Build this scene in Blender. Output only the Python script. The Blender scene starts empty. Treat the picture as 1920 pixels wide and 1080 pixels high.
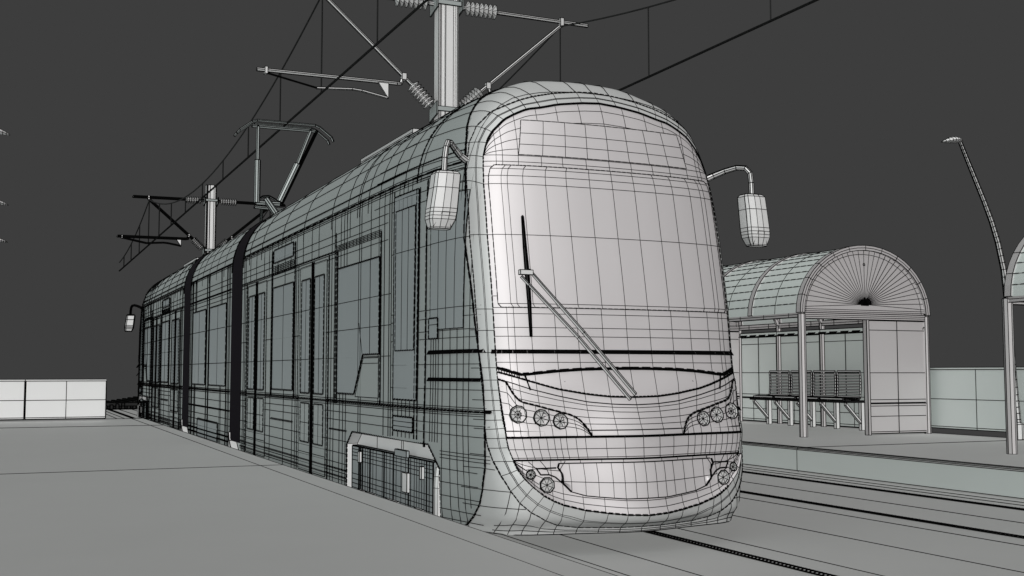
import bpy, math
from mathutils import Vector, Matrix

# ------------------------------------------------------------------ basics
scn = bpy.context.scene
COL = scn.collection
EYE = Vector((0.0, 0.0, 1.29))

def mat(name, col, rough=0.5, spec=0.5, noise=0.03, metal=0.0):
    m = bpy.data.materials.new(name); m.use_nodes = True
    nt = m.node_tree; b = nt.nodes['Principled BSDF']
    b.inputs['Roughness'].default_value = rough; b.inputs['Metallic'].default_value = metal
    b.inputs['Specular IOR Level'].default_value = spec
    tc = nt.nodes.new('ShaderNodeTexCoord')
    n = nt.nodes.new('ShaderNodeTexNoise'); n.inputs['Scale'].default_value = 1.3
    r = nt.nodes.new('ShaderNodeValToRGB')
    lo = [c * (1 - noise) for c in col]; hi = [min(1, c * (1 + noise)) for c in col]
    r.color_ramp.elements[0].color = (*lo, 1); r.color_ramp.elements[1].color = (*hi, 1)
    nt.links.new(tc.outputs['Object'], n.inputs['Vector'])
    nt.links.new(n.outputs['Fac'], r.inputs['Fac'])
    nt.links.new(r.outputs['Color'], b.inputs['Base Color'])
    return m

M_LINE = mat('black_edge_line', (.0025, .0025, .0025), .9, 0.0, 0)
M_BODY = mat('shaded_clay_body', (0.40, 0.435, 0.43), 0.58, 0.5, .02, 0.3)  # same clay as the front; side shading is put into this darker tone
M_PANE = mat('shaded_clay_pane', (0.36, 0.395, 0.405), 0.58, 0.5, .02, 0.3)  # flank panes: same clay, darkened to carry the shade of the side
M_FRONT = mat('lit_clay_front', (0.68, 0.655, 0.665), 0.60, 0.5, .02, 0.46)  # same clay as the flank; front lighting and its pink tint put into the colour
M_NOSE = mat('lit_clay_nose', (.615, .625, .622), .58, .5, .02, .3)  # flank clay made lighter, to carry how the nose catches the light
M_LAMP = mat('grey_lamp_glass', (.55, .55, .55), .4, .5)
M_WHITE = mat('white_clay', (0.80, 0.80, 0.80), 0.6, 0.5, .02, 0.25)
M_CONC = mat('grey_concrete', (.475, .48, .475), .6, .3)
M_SIDE = mat('green_lit_clay', (0.68, 0.735, 0.715), 0.6, 0.5, .02, 0.15)  # cool greenish light on left-facing faces is put into this clay tone
M_SHEL = mat('pale_shelter_grey', (0.60, 0.58, 0.585), 0.58, 0.5, .02, 0.4)
M_DARK = mat('black_rubber', (.006, .005, .007), .8, .1)
M_METAL = mat('dark_metal', (.02, .02, .02), .7, .2)
M_STEEL = mat('pale_steel', (0.78, 0.78, 0.78), 0.5, 0.5, .02, 0.4)

class Tf:                                   # the transform applied to everything a builder makes
    f = staticmethod(lambda p: p)
def cross_section_axis(d):
    d = d.normalized()
    a = Vector((0, 0, 1)) if abs(d.z) < .9 else Vector((1, 0, 0))
    u = d.cross(a).normalized(); return u, d.cross(u).normalized()

class MB:
    """collects faces (slot 0) and thin black edge bars (slot 1) of ONE object"""
    def __init__(s): s.v = []; s.f = []; s.lines = []; s.smooth = True
    def add(s, verts, faces):
        n = len(s.v); s.v += [Vector(p) for p in verts]
        s.f += [tuple(i + n for i in f) for f in faces]
    def line(s, pts, k=1.0): 
        s.lines.append(([Vector(p) for p in pts], k))
    def dash(s, pts, k=2.4, period=.06, thin=None):
        if thin is None: thin = max(1.0, k * .68)
        pts = [Vector(p) for p in pts]; out = []
        for a, b in zip(pts, pts[1:]):
            L = (b - a).length; n = max(1, int(round(L / period)))
            for i in range(n):
                s.lines.append(([a.lerp(b, i / n), a.lerp(b, (i + .72) / n)], k))
                s.lines.append(([a.lerp(b, (i + .72) / n), a.lerp(b, (i + 1) / n)], thin))
    def loop(s, pts, k=1.0): s.line(list(pts) + [pts[0]], k)
    def box(s, x0, x1, y0, y1, z0, z1, k=1.0, lines=True):
        P = [(x, y, z) for x in (x0, x1) for y in (y0, y1) for z in (z0, z1)]
        s.add(P, [(0, 1, 3, 2), (4, 6, 7, 5), (0, 4, 5, 1), (2, 3, 7, 6), (0, 2, 6, 4), (1, 5, 7, 3)])
        if lines:
            for a, b in ((0,1),(2,3),(4,5),(6,7),(0,2),(1,3),(4,6),(5,7),(0,4),(1,5),(2,6),(3,7)):
                s.line([P[a], P[b]], k)
    def prism(s, pts, d, k=1.0):            # polygon extruded by vector d
        pts = [Vector(p) for p in pts]; d = Vector(d); n = len(pts)
        q = pts + [p + d for p in pts]
        s.add(q, [tuple(range(n)), tuple(range(2 * n - 1, n - 1, -1))] + [(i, (i + 1) % n, (i + 1) % n + n, i + n) for i in range(n)])
        s.loop(q[:n], k); s.loop(q[n:], k)
        for i in range(n): s.line([q[i], q[i + n]], k)
    def tube(s, pts, r, n=6, k=1.0, lines=True, rings=True):
        pts = [Vector(p) for p in pts]; R = r if isinstance(r, (list, tuple)) else [r] * len(pts)
        ring = []; u0 = None
        for i, p in enumerate(pts):
            d = (pts[min(i + 1, len(pts) - 1)] - pts[max(i - 1, 0)]).normalized()
            if u0 is None: u, w = cross_section_axis(d)
            else:
                u = (u0 - d * u0.dot(d)).normalized(); w = d.cross(u)
            u0 = u
            ring.append([p + (u * math.cos(t) + w * math.sin(t)) * R[i] for t in [2 * math.pi * j / n for j in range(n)]])
        base = len(s.v); vs = [q for g in ring for q in g]
        fs = [(i * n + j, i * n + (j + 1) % n, (i + 1) * n + (j + 1) % n, (i + 1) * n + j) for i in range(len(pts) - 1) for j in range(n)]
        fs += [tuple(range(n))[::-1], tuple(range((len(pts) - 1) * n, len(pts) * n))]
        s.add(vs, fs)
        if lines:
            for j in range(n): s.line([g[j] for g in ring], k)
            if rings:
                for g in ring: s.loop(g, k)
            else:
                s.loop(ring[0], k); s.loop(ring[-1], k)
    def grid(s, P, lu=None, lv=None, k=1.0, ku=None, kv=None):
        """P[i][j] surface points; black lines along rows in lu and columns in lv"""
        a = len(P); b = len(P[0])
        s.add([q for r in P for q in r], [(i * b + j, i * b + j + 1, (i + 1) * b + j + 1, (i + 1) * b + j) for i in range(a - 1) for j in range(b - 1)])
        for i in (lu or []): s.line(P[i], (ku or {}).get(i, k))
        for j in (lv or []): s.line([P[i][j] for i in range(a)], (kv or {}).get(j, k))
    def build(s, name, m, parent=None, smooth=False, label=None, gauge=1.0, loc=None):
        org = Vector(loc) if loc is not None else (parent_origin(parent) if parent else Vector((0, 0, 0)))
        v = [Tf.f(p) for p in s.v]; nf = len(s.f); f = list(s.f); mi = [0] * nf; sm = [smooth] * nf
        for pts, k in s.lines:
            pts = [Tf.f(p) for p in pts]
            for a, b in zip(pts, pts[1:]):
                d = b - a
                if d.length < 1e-5: continue
                u, w = cross_section_axis(d); n = len(v)
                for p in (a, b):
                    r = .00038 * (p - EYE).length * (k if k < 1.75 else k * 1.25) * gauge
                    for t in (0.5, 2.594, 4.689): v.append(p + (u * math.cos(t) + w * math.sin(t)) * r)
                f += [(n, n + 1, n + 4, n + 3), (n + 1, n + 2, n + 5, n + 4), (n + 2, n, n + 3, n + 5)]
                mi += [1] * 3; sm += [False] * 3
        me = bpy.data.meshes.new(name)
        me.from_pydata([tuple(p - org) for p in v], [], f)
        me.materials.append(m); me.materials.append(M_LINE)
        me.polygons.foreach_set('material_index', mi); me.polygons.foreach_set('use_smooth', sm)
        me.update()
        o = bpy.data.objects.new(name, me); COL.objects.link(o)
        if parent is not None: o.parent = parent
        else: o.location = org
        if label: o['label'] = label
        return o

ORG = {}
def parent_origin(p):
    while p.parent: p = p.parent
    return ORG[p.name]
def thing(name, label, cat, loc=(0, 0, 0), group=None):
    o = bpy.data.objects.new(name, None); COL.objects.link(o); o.empty_display_size = .2
    o.location = loc; o['label'] = label; o['category'] = cat
    if group: o['group'] = group
    ORG[o.name] = Vector(loc); return o
def struct(o): o['kind'] = 'structure'; return o
def tag(o, label, cat, group=None):
    o['label'] = label; o['category'] = cat
    if group: o['group'] = group
    return o

def interp(x, X, Y):
    if x <= X[0]: return Y[0]
    for i in range(1, len(X)):
        if x <= X[i]:
            d = X[i] - X[i - 1]
            return Y[i] if d < 1e-9 else Y[i - 1] + (Y[i] - Y[i - 1]) * (x - X[i - 1]) / d
    return Y[-1]
def mono(x, X, Y):                            # monotone cubic, so the shell has no facets
    n = len(X)
    if x <= X[0]: return Y[0]
    if x >= X[-1]: return Y[-1]
    i = 0
    while x > X[i + 1]: i += 1
    dl = [(Y[j + 1] - Y[j]) / max(X[j + 1] - X[j], 1e-9) for j in range(n - 1)]
    def m(j):
        if j == 0: return dl[0]
        if j == n - 1: return dl[-1]
        a, b = dl[j - 1], dl[j]
        return 0 if a * b <= 0 else 2 * a * b / (a + b)
    h = X[i + 1] - X[i]; t = (x - X[i]) / h
    return ((2*t**3 - 3*t*t + 1) * Y[i] + (t**3 - 2*t*t + t) * h * m(i) + (-2*t**3 + 3*t*t) * Y[i+1] + (t**3 - t*t) * h * m(i+1))

# ------------------------------------------------------------------ tram surface
CX = 4.24
PD = [0, .3, .6, .85, .97, 1.03, 1.07, 1.10, 1.125, 1.155, 1.18, 1.195, 1.2]
PB = [0, .008, .035, .085, .14, .2, .28, .4, .55, .85, 1.2, 1.6, 3.2]
ZY = [(.12,7.235),(.18,7.22),(.275,7.15),(.52,7.165),(.66,7.19),(.83,7.20),(.95,7.25),(1.05,7.29),(1.32,7.38),(1.43,7.40),(1.78,7.45),(2.34,7.56),(2.69,7.63),(2.89,7.68),(3.2,7.75),(3.38,7.82),(3.47,7.89),(3.57,8.02),(3.63,8.1),(3.68,8.3),(3.712,8.6)]
ZYx = [a for a, b in ZY]; ZYy = [b for a, b in ZY]
MZx = [.12, .3, .5, .8, 1.4, 2.3, 2.8, 3.1, 3.7]; MZy = [.905, .935, .97, .995, 1.03, 1.045, 1.02, 1, 1]
def yf(z): return mono(z, ZYx, ZYy)
def wz(z):
    t = min(max((z - 2.75) / .962, 0), 1); return (1 - t**2.3) ** (1 / 2.3)
def zw(w):                                    # inverse of wz
    return 2.75 + .962 * (1 - min(w, 1)**2.3) ** (1 / 2.3)
def pdz(z):
    m = mono(z, MZx, MZy)
    return [min(d * (1 + (m - 1) * max(0, 1 - b / 1.2)), 1.2) + i * 1e-6 for i, (d, b) in enumerate(zip(PD, PB))]
QX = [0, .05, .15, .27, .4, .63, .9, 1.0, 1.08]; QY = [0, .0012, .011, .034, .058, .075, .063, .05, 0]
def belly(a, z):                              # the lower nose is rounder than the windscreen
    return mono(abs(a), QX, QY) * min(1, max(0, (1.2 - z) / .3))
def F(dx, z):
    s = max(wz(z), .015); a = abs(dx) / s
    if a >= 1.1999: return 30.0
    return yf(z) + mono(a, pdz(z), PB) + belly(dx, z)
def S(a, z):
    y = yf(z) + mono(abs(a), pdz(z), PB) + belly(a, z)
    if y > 9.3: y = 9.3 + .6 * (1 - math.exp(-(y - 9.3) / .6))
    return Vector((CX + a * wz(z), y, z))
def SN(dx, z):
    e = .006
    gx = (F(dx + e, z) - F(dx - e, z)) / (2 * e); gz = (F(dx, z + e) - F(dx, z - e)) / (2 * e)
    gx = max(-12, min(12, gx)); gz = max(-12, min(12, gz))
    return Vector((gx, -1, gz)).normalized()
def fp(dx, z, off=0.0):                       # a point on the tram front, lifted off by off
    dx = math.copysign(max(0, abs(dx) - .46 * belly(dx, z)), dx)
    n = SN(dx, z); return Vector((CX + dx, F(dx, z), z)) + n * off
def sp(y, z, off=0.0, side=-1):               # a point on the tram side
    if y >= 9.9: dx = 1.2 * wz(z)
    else:
        lo, hi = 0.0, 1.2; P = pdz(z); b = y - yf(z)
        for _ in range(30):
            md = (lo + hi) / 2
            if mono(md, P, PB) < b: lo = md
            else: hi = md
        dx = lo * wz(z)
    return Vector((CX + side * (dx + off), y, z))
def radial(th, y):                            # roof/cap point in direction th round (0,2.5) at distance y
    c, s = math.cos(th), math.sin(th); lo, hi = 0.0, 1.75
    for _ in range(34):
        t = (lo + hi) / 2; dx, z = c * t, 2.5 + s * t
        g = 40 if z >= 3.7119 else F(dx, z)
        if g < y: lo = t
        else: hi = t
    return Vector((CX + c * lo, y, 2.5 + s * lo))
def pv(pts, n=6):                             # subdivide a (dx,z) polyline
    out = []
    for a, b in zip(pts, pts[1:]):
        for i in range(n): out.append((a[0] + (b[0]-a[0]) * i / n, a[1] + (b[1]-a[1]) * i / n))
    return out + [pts[-1]]
def fline(mb, pts, k=1.0, off=.004, n=5, dash=None):
    q = [fp(x, z, off) for x, z in pv(pts, n)]
    if dash: mb.dash(q, k, dash)
    else: mb.line(q, k)

O2 = [(0.0,3.517),(-0.151,3.505),(-0.368,3.469),(-0.546,3.424),(-0.659,3.386),(-0.778,3.332),(-0.883,3.28),(-0.983,3.169),(-1.039,3.04),(-1.062,2.934),(-1.081,2.832),(-1.088,2.734),(-1.101,2.309),(-1.094,1.75),(-1.090,1.593),(-1.089,1.433),(-1.086,1.321),(-1.084,1.232),(-1.083,1.16),(-1.083,1.087),(-1.083,1.015),(-1.084,0.947),(-1.085,0.883),(-1.083,0.819),(-1.076,0.752),(-1.06,0.66),(-1.033,0.56),(-0.99,0.457),(-0.938,0.374),(-0.867,0.308),(-0.765,0.252),(-0.666,0.214),(-0.506,0.191),(-0.341,0.186),(-0.172,0.183),(0.0,0.184)]
O3 = [(0.0,3.405),(-0.155,3.393),(-0.366,3.362),(-0.515,3.323),(-0.628,3.303),(-0.729,3.256),(-0.813,3.207),(-0.908,3.106),(-0.956,3.022),(-0.988,2.907),(-0.998,2.817),(-1.007,2.69),(-1.013,2.3),(-1.011,1.746),(-1.010,1.59),(-1.008,1.43),(-1.007,1.321),(-1.007,1.233),(-1.008,1.161),(-1.01,1.089),(-1.012,1.018),(-1.012,0.951),(-1.011,0.892),(-1.008,0.826),(-0.998,0.759),(-0.967,0.664),(-0.945,0.604),(-0.907,0.54),(-0.858,0.485),(-0.788,0.423),(-0.719,0.384),(-0.652,0.356),(-0.493,0.317),(-0.318,0.294),(-0.167,0.279),(0.0,0.274)]
FR = [0, .2, .4, .572, .752, .87, .915, 1.0]
def hw(z):                                    # half width of the windscreen surround at height z
    L = [p for p in O3[9:] if p[1] > .26]; L = L[::-1]
    return interp(z, [p[1] for p in L], [-p[0] for p in L])
def arch(dx):
    L = O3[:10][::-1]
    return interp(-abs(dx), [p[0] for p in L], [p[1] for p in L])
def curve(tab):
    L = sorted((abs(a), b) for a, b in tab)
    return lambda dx: interp(abs(dx), [a for a, b in L], [b for a, b in L])
H1 = curve([(0,1.312),(.135,1.312),(.382,1.306),(.593,1.293),(.83,1.268),(.862,1.267),(1.007,1.318)])
H2 = curve([(0,1.102),(.189,1.106),(.37,1.125),(.6,1.165),(.817,1.225),(1.008,1.289)])
H3 = curve([(0,1.048),(.184,1.054),(.39,1.073),(.607,1.117),(.805,1.168),(1.006,1.238)])
SUB = 4
def cols():                                   # full-width column fractions and which of them carry a line
    c = [-f for f in FR[::-1]] + FR[1:]; out = []; ln = []
    for a, b in zip(c, c[1:]):
        ln.append(len(out)); out += [a + (b - a) * i / SUB for i in range(SUB)]
    ln.append(len(out)); out.append(c[-1]); return out, ln
def ruled(mb, rowfns, off, k=1.0, ksp=None, fr=None, sub=3, hwid=None, ncol=None):
    """rowfns: list of functions fraction -> (dx,z); grid between successive rows"""
    cs, ln = fr if fr else cols()
    P = []; lu = []; ku = {}
    for i, (a, b) in enumerate(zip(rowfns, rowfns[1:])):
        lu.append(len(P)); 
        if ksp and i in ksp: ku[len(P)] = ksp[i]
        for j in range(sub):
            t = j / sub; row = []
            for c in cs:
                pa, pb = a(c), b(c); oo = off if not isinstance(off, list) else off[i] + (off[i+1] - off[i]) * t
                row.append(fp(pa[0] + (pb[0]-pa[0]) * t, pa[1] + (pb[1]-pa[1]) * t, oo))
            P.append(row)
    lu.append(len(P)); 
    if ksp and len(rowfns) - 1 in ksp: ku[len(P)] = ksp[len(rowfns) - 1]
    P.append([fp(*rowfns[-1](c), off[-1] if isinstance(off, list) else off) for c in cs])
    mb.grid(P, lu, ln, k, ku); return P

# ------------------------------------------------------------------ tram parts
tram = thing('tram', 'long three-section articulated tram standing at the left platform', 'tram', (CX, 19.03, 0))

def disc(mb, dx, z, r, n, off, inner=False, rim=.03):
    c = fp(dx, z, off); nn = SN(c.x - CX, z); nn.x *= .35; nn.normalize()
    up = Vector((0, 0, 1)); u = up.cross(nn).normalized(); w = nn.cross(u)
    ring = lambda R, o: [c + nn * o + (u * math.cos(t) + w * math.sin(t)) * R for t in [2 * math.pi * (j + .5) / n for j in range(n)]]
    a = ring(r, -.03); b = ring(r, rim * .3); d = ring(r * .82, rim * .1 - .004); e = ring(.4 * r, rim * .1 - .002)
    cc = c + nn * (rim * .1)
    mb.add(a + b + d + [cc], [(j, (j+1) % n, n + (j+1) % n, n + j) for j in range(n)] + [(n+j, n + (j+1) % n, 2*n + (j+1) % n, 2*n + j) for j in range(n)] + [(2*n + j, 2*n + (j+1) % n, 3*n) for j in range(n)])
    mb.loop(b, 1.7); mb.loop(d, 1.2)
    if inner: mb.loop(e, 1.2)
    for j in range(n): mb.line([d[j], cc]); mb.line([b[j], d[j]], .9)

YC0, YC1, ZC = 8.25, 10.74, .725
SEAM = [(.14,7.95),(.17,7.88),(.25,7.75),(.34,7.66),(.46,7.6),(.6,7.56),(.8,7.55),(.95,7.555),(1.2,7.60),(1.43,7.66),(1.6,7.70),(1.9,7.76),(2.3,7.88),(2.6,7.90),(2.89,7.96),(3.116,8.05),(3.389,8.24),(3.57,8.43),(3.65,8.6),(3.72,8.8)]
def seam(z): return interp(z, [a for a, b in SEAM], [b for a, b in SEAM])
def in_cut(y, z):
    if not (YC0 < y < YC1 and z < ZC): return False
    if y < YC0 + .22 and z > ZC - .17 + (y - YC0) / .22 * .17: return False
    if y > YC1 - .17 and z > ZC - .12 + (YC1 - y) / .17 * .12: return False
    return True

def build_cab_car():
    import bmesh
    # --- shell
    sh = MB()
    zs = [.14,.145,.155,.165,.18,.21,.24,.27,.32,.38,.45,.52,.6,.66,.7,.725,.76,.8,.83,.87,.91,.95,1.0,1.05,1.11,1.18,1.25,1.32,1.38,1.43,1.52,1.62,1.72,1.82,1.95,2.1,2.25,2.4,2.55,2.66,2.74]
    zs += [zw(w) for w in (.9995,.998,.994,.986,.975,.96,.94,.915,.885,.85,.81,.77,.72,.67,.61,.55,.48,.41,.34,.26,.18,.1,.03)]
    aa = [0,.1,.2,.3,.4,.5,.6,.68,.75,.8,.85,.89,.92,.95,.97,.99,1.005,1.02,1.03,1.04,1.05,1.06,1.07,1.08,1.09,1.1,1.11,1.12,1.13,1.14,1.15,1.16,1.17,1.18,1.187,1.193,1.1965,1.198,1.1985]
    al = [-a for a in aa[::-1]] + aa[1:]
    P = []
    for z in zs:
        half = list(aa); b_ = seam(z) - yf(z)
        if b_ > .05:
            lo, hi = 0.0, 1.2; pz = pdz(z)
            for _ in range(30):
                md = (lo + hi) / 2
                if mono(md, pz, PB) < b_: lo = md
                else: hi = md
            j = min(range(1, len(half)), key=lambda i: abs(half[i] - lo)); half[j] = lo
        row = [S(a, z) for a in [-a for a in half[::-1]] + half[1:]]
        L = Vector((CX - 1.2 * wz(z), 9.9, z)); R = Vector((CX + 1.2 * wz(z), 9.9, z))
        row = [Vector((L.x, 16.18, z)), L] + row + [R, Vector((R.x, 16.18, z))]
        P.append(row)
    sh.grid(P)
    # cut the bogie opening out of both flanks
    bm = bmesh.new(); vs = [bm.verts.new(p) for p in sh.v]
    for f in sh.f: bm.faces.new([vs[i] for i in f])
    def cut(co, no):
        g = [f for f in bm.faces if min(v.co.z for v in f.verts) < .9 and abs(f.calc_center_median().x - CX) > .8]
        g = g + list({e for f in g for e in f.edges}) + list({v for f in g for v in f.verts})
        bmesh.ops.bisect_plane(bm, geom=g, plane_co=co, plane_no=no, dist=1e-5)
    cut((0, YC0, 0), (0, 1, 0)); cut((0, YC1, 0), (0, 1, 0)); cut((0, 0, ZC), (0, 0, 1))
    cut((0, YC0, ZC - .17), (0, .17, -.22)); cut((0, YC1, ZC - .12), (0, .12, .17))
    cut((0, YC0 + .22, 0), (0, 1, 0)); cut((0, YC1 - .17, 0), (0, 1, 0))
    kill = [f for f in bm.faces if abs(f.calc_center_median().x - CX) > .8 and in_cut(f.calc_center_median().y, f.calc_center_median().z)]
    bmesh.ops.delete(bm, geom=kill, context='FACES')
    bmesh.ops.recalc_face_normals(bm, faces=bm.faces)
    bm.verts.index_update(); sh.v = [v.co.copy() for v in bm.verts]; sh.f = [tuple(v.index for v in f.verts) for f in bm.faces]
    bm.free()
    ns = MB(); ns.v = sh.v; cen = [sum((sh.v[i] for i in f), Vector()) / len(f) for f in sh.f]
    ns.f = [f for f, c in zip(sh.f, cen) if c.y < seam(c.z)]; sh.f = [f for f, c in zip(sh.f, cen) if c.y >= seam(c.z)]
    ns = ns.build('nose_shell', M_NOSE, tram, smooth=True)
    # roof cap and rear wall
    rear = [Vector((CX + s * 1.2 * wz(z), 16.18, z)) for s, zz in ((-1, zs), (1, zs[::-1])) for z in zz]
    sh.add(rear, [tuple(range(len(rear)))])
    # --- shell lines : cap radials, roof rings, long lines
    for s in (-1, 1):
        for i, (dx, z) in enumerate(O2[:12]):
            if dx == 0 and s == 1: continue
            th = math.atan2(z - 2.5, s * -dx if s == 1 else dx)
            y0 = F(dx, z) + .005
            ys = [y0, y0 + .05, y0 + .12, y0 + .2, y0 + .35, 8.3, 8.6, 9.0, 9.4, 9.9]
            ys = [y for j, y in enumerate(ys) if j == 0 or y > ys[j - 1] and y > y0]
            sh.line([radial(th, y) + Vector((math.cos(th), -.3, math.sin(th))) * .006 for y in ys], 1.0)
    ths = [math.radians(d) for d in range(14, 167, 6)]
    for y, k in ((7.93, 1), (8.72, 1), (8.8, 2.2), (9.08, 1), (9.4, 1), (9.75, 1)):
        q = [radial(t, y) + Vector((math.cos(t), -.3, math.sin(t))) * .006 for t in ths]
        sh.dash(q, k, .05) if k > 2 else sh.line(q, k)
    for s in (-1, 1):
        sh.dash([sp(seam(z), z, .007, s) for z in (2.88, 2.95, 3.03, 3.116, 3.2, 3.3, 3.389, 3.46, 3.52, 3.57, 3.61, 3.65)], 3.4, .06)
    def ring(y, k=1.0, z0=2.75):
        q = [Vector((CX - 1.205 * wz(z), y, z + .006)) for z in [z0] + [zw(w) for w in (.999,.99,.97,.93,.87,.8,.7,.6,.48,.35,.2,.03)]]
        q += [Vector((2 * CX - p.x, p.y, p.z)) for p in q[::-1]]; sh.line(q, k)
    for y in (10.1, 10.38, 10.45, 10.8, 11.4, 12.6, 13.7, 14.9, 15.7): ring(y)
    ring(16.1, 1.5); ring(16.17, 1.5)
    for z, k in ((2.98, 2.0), (3.09, 1), (3.24, 1), (3.4, 1), (3.55, 1)):
        for s in (-1, 1):
            q = [sp(y, z, .007, s) for y in (9.1, 9.3, 9.6, 9.9, 16.18)] if z < 3.3 else [Vector((CX + s * 1.204 * wz(z), y, z + .004)) for y in (8.9, 9.9, 16.18)]
            sh.dash(q, 1.8, .05) if k > 1.5 else sh.line(q, k)
    # --- side lines
    ycab = [7.62, 7.72, 7.85, 8.0, 8.2, 8.4, 8.7, 9.0, 9.3, 9.6, 9.9, 16.18]
    for s in (-1, 1):
        def hl(z, k=1.0, y0=7.62, y1=16.18, per=None):
            ys = [y0] + [y for y in ycab if y0 < y < y1] + [y1]
            q = [sp(y, z, .004, s) for y in ys]
            sh.dash(q, k, per) if per else sh.line(q, k)
        def vl(y, k=1.0, z0=.15, z1=2.88, per=None):
            q = [sp(y, z, .004, s) for z in [z0] + [z for z in (.3,.6,.9,1.2,1.5,1.9,2.3,2.6,2.75) if z0 < z < z1] + [z1]]
            sh.dash(q, k, per) if per else sh.line(q, k)
        hl(2.89, 3.0, 7.95, per=.3); hl(2.865, 1, 7.95); hl(2.845, 1, 7.95); hl(2.915, 1, 7.95)
        hl(2.99, 2.0, 8.0, 9.9, .05)
        for z in (2.68, 2.6, 2.45): hl(z, 1, 9.5)
        for z in (1.97, 1.7, 1.43): hl(z, 1, 9.4)
        for z in (2.67, 2.3, 1.78, 1.71, 1.61, 1.55, 1.35, 1.16): hl(z, 1, 7.66, 9.4)
        for z in (1.03, 1.015, .985, .97): hl(z, 1, 7.55)
        hl(1.0, 2.6, 7.5, 16.18, .07)
        hl(1.44, 5.2, 7.42, 8.5); hl(1.23, 4.6, 7.38, 8.5)
        for z in (.9, .82): hl(z, 1, 7.5)
        for z in (.69, .665, .64): hl(z, 1, 7.5, 8.25)
        for z in (.56, .46, .36, .26, .19): hl(z, 1, 7.66, 8.25)
        for z in (.34, .27): hl(z, 2.0, 10.74, 16.18, .05)
        for z in (.62, .5, .4, .31, .24): hl(z, 1, 10.74)
        # seam between nose and flank with its curved foot
        sm_ = [(7.96,2.89),(7.90,2.6),(7.88,2.3),(7.76,1.9),(7.70,1.6),(7.66,1.43),(7.60,1.2),(7.555,.95),(7.55,.8),(7.56,.6),(7.6,.46),(7.66,.34),(7.75,.25),(7.88,.17),(7.95,.14)]
        q = []
        for (ya, za), (yb, zb) in zip(sm_, sm_[1:]):
            for j in range(3): q.append(sp(ya + (yb-ya)*j/3, za + (zb-za)*j/3, .004, s))
        sh.dash(q, 3.0, .08); 
        for y in (7.78, 7.86, 7.96, 8.08, 8.22): vl(y, 1, .16 if y > 7.8 else .3, 2.84)
        for y in (8.3, 8.35, 8.4, 8.45): vl(y, 1, .75)
        vl(8.56, 2.8, .7, 2.84, .06); vl(8.72, 2.2, .75, 2.8, .06); vl(8.79, 2.0, .75, 2.8, .06)
        for y in (8.9, 9.0, 9.1, 9.2): vl(y, 1, .75)
        vl(9.33, 1.8, .75, 2.85, .05); vl(9.40, 1.2, .74); vl(9.46, 1.2, .74); vl(9.6, 1.2, .74)
        vl(9.69, 3.0, 1.0, 2.55, .06); vl(9.76, 1, 1.0)
        vl(10.3, 1, .73); vl(10.37, 1, .73); vl(10.0, 1, 2.32, 2.88)
        vl(11.13, 3.2, .98, 2.52, .06); vl(11.2, 2.0, .98, 2.7, .06); vl(11.25, 1); vl(11.36, 1); vl(10.8, 1); vl(10.9, 1); vl(11.02, 1)
        vl(11.46, 2.6, .2, 2.5, .06)
        vl(12.8, 1.6, .2, 2.5, .06); vl(12.9, 1); vl(12.97, 3.0, 1.0, 2.8, .06); vl(14.18, 3.0, 1.0, 2.8, .06); vl(13.05, 1, .2, 1.0); vl(13.5, 1, .2, 2.88); vl(14.25, 1)
        vl(15.8, 2.4, .2, 2.5, .06); vl(15.92, 1.2); vl(16.02, 1.2)
        for y in (13.2, 13.9, 14.4, 14.7, 15.2, 15.6, 12.2, 12.6, 11.9, 10.7): vl(y, 1, 2.5 if y > 11.3 else 2.6, 2.88)
        hl(2.51, 2.4, 11.2, 16.18, .12); hl(2.49, 1, 11.2)
        hl(.72, 2.2, 13.0, 14.2, .06); hl(.72, 2.0, 10.75, 11.4, .05)
        for z in (2.50, 2.515, 2.53, 2.545, 2.56): hl(z, 1, 9.7, 11.2)
        for z in (2.5, 2.52, 2.54, 2.56, 2.58, 2.6): hl(z, 1, 13.0, 14.15)
        for i in range(12): 
            y = 13.05 + i * .09; sh.line([sp(y, 2.5, .004, s), sp(y, 2.6, .004, s)])
            y = 9.75 + i * .12; sh.line([sp(y, 2.5, .004, s), sp(y, 2.56, .004, s)])
        # frame round the opening
        out = [(YC0, .12), (YC0, ZC - .17), (YC0 + .22, ZC), (YC1 - .17, ZC), (YC1, ZC - .12), (YC1, .12)]
        sh.dash([sp(y, z, .004, s) for y, z in out], 2.0, .05)
        # apron at the foot of the nose
        for i in range(24, 36):
            dx, z = O2[i]
            if i == 35 and s == 1: continue
            b = (dx * s * -1 if s == 1 else dx, z); e = (b[0] * (1.02 if i > 30 else 1.035), .143)
            if i < 27: continue
            fline(sh, [b, e], 1.0, .002, 4)
        fline(sh, [(s * 1.03, .2), (s * .95, .22), (s * .85, .21), (s * .75, .185), (s * .6, .17), (s * .4, .165), (0, .163)], 1, .002)
        fline(sh, [(s * 1.03, .165), (s * .9, .175), (s * .7, .16), (s * .4, .153), (0, .15)], 1, .002)
        fline(sh, [(s * 1.06, .142), (s * 1.0, .142), (s * .6, .142), (0, .142)], 1.3, .003)
        fline(sh, [(s * 1.083, .70), (s * 1.12, .70)], 1, .003)
        for dz, a, b in ((.6,1.055,1.13),(.45,.99,1.13),(.33,.9,1.12)):
            fline(sh, [(s * a, dz), (s * (a + b) / 2, dz + .005), (s * b, dz)], 1, .003)
        # z rows crossing the pillar between nose and flank
        for z in (2.83, 2.73, 2.3, 1.76, 1.6, 1.32, 1.16, 1.09, 1.015, .95, .885, .82):
            fline(sh, [(s * 1.085, z), (s * 1.115, z)], 1, .003, 3)
        sh.line([sp(y, 1.0, .006, s) for y in (7.5, 7.56)], 4)
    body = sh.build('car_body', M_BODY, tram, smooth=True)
    # --- frame ring round the front face
    rg = MB(); n = len(O2)
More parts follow.
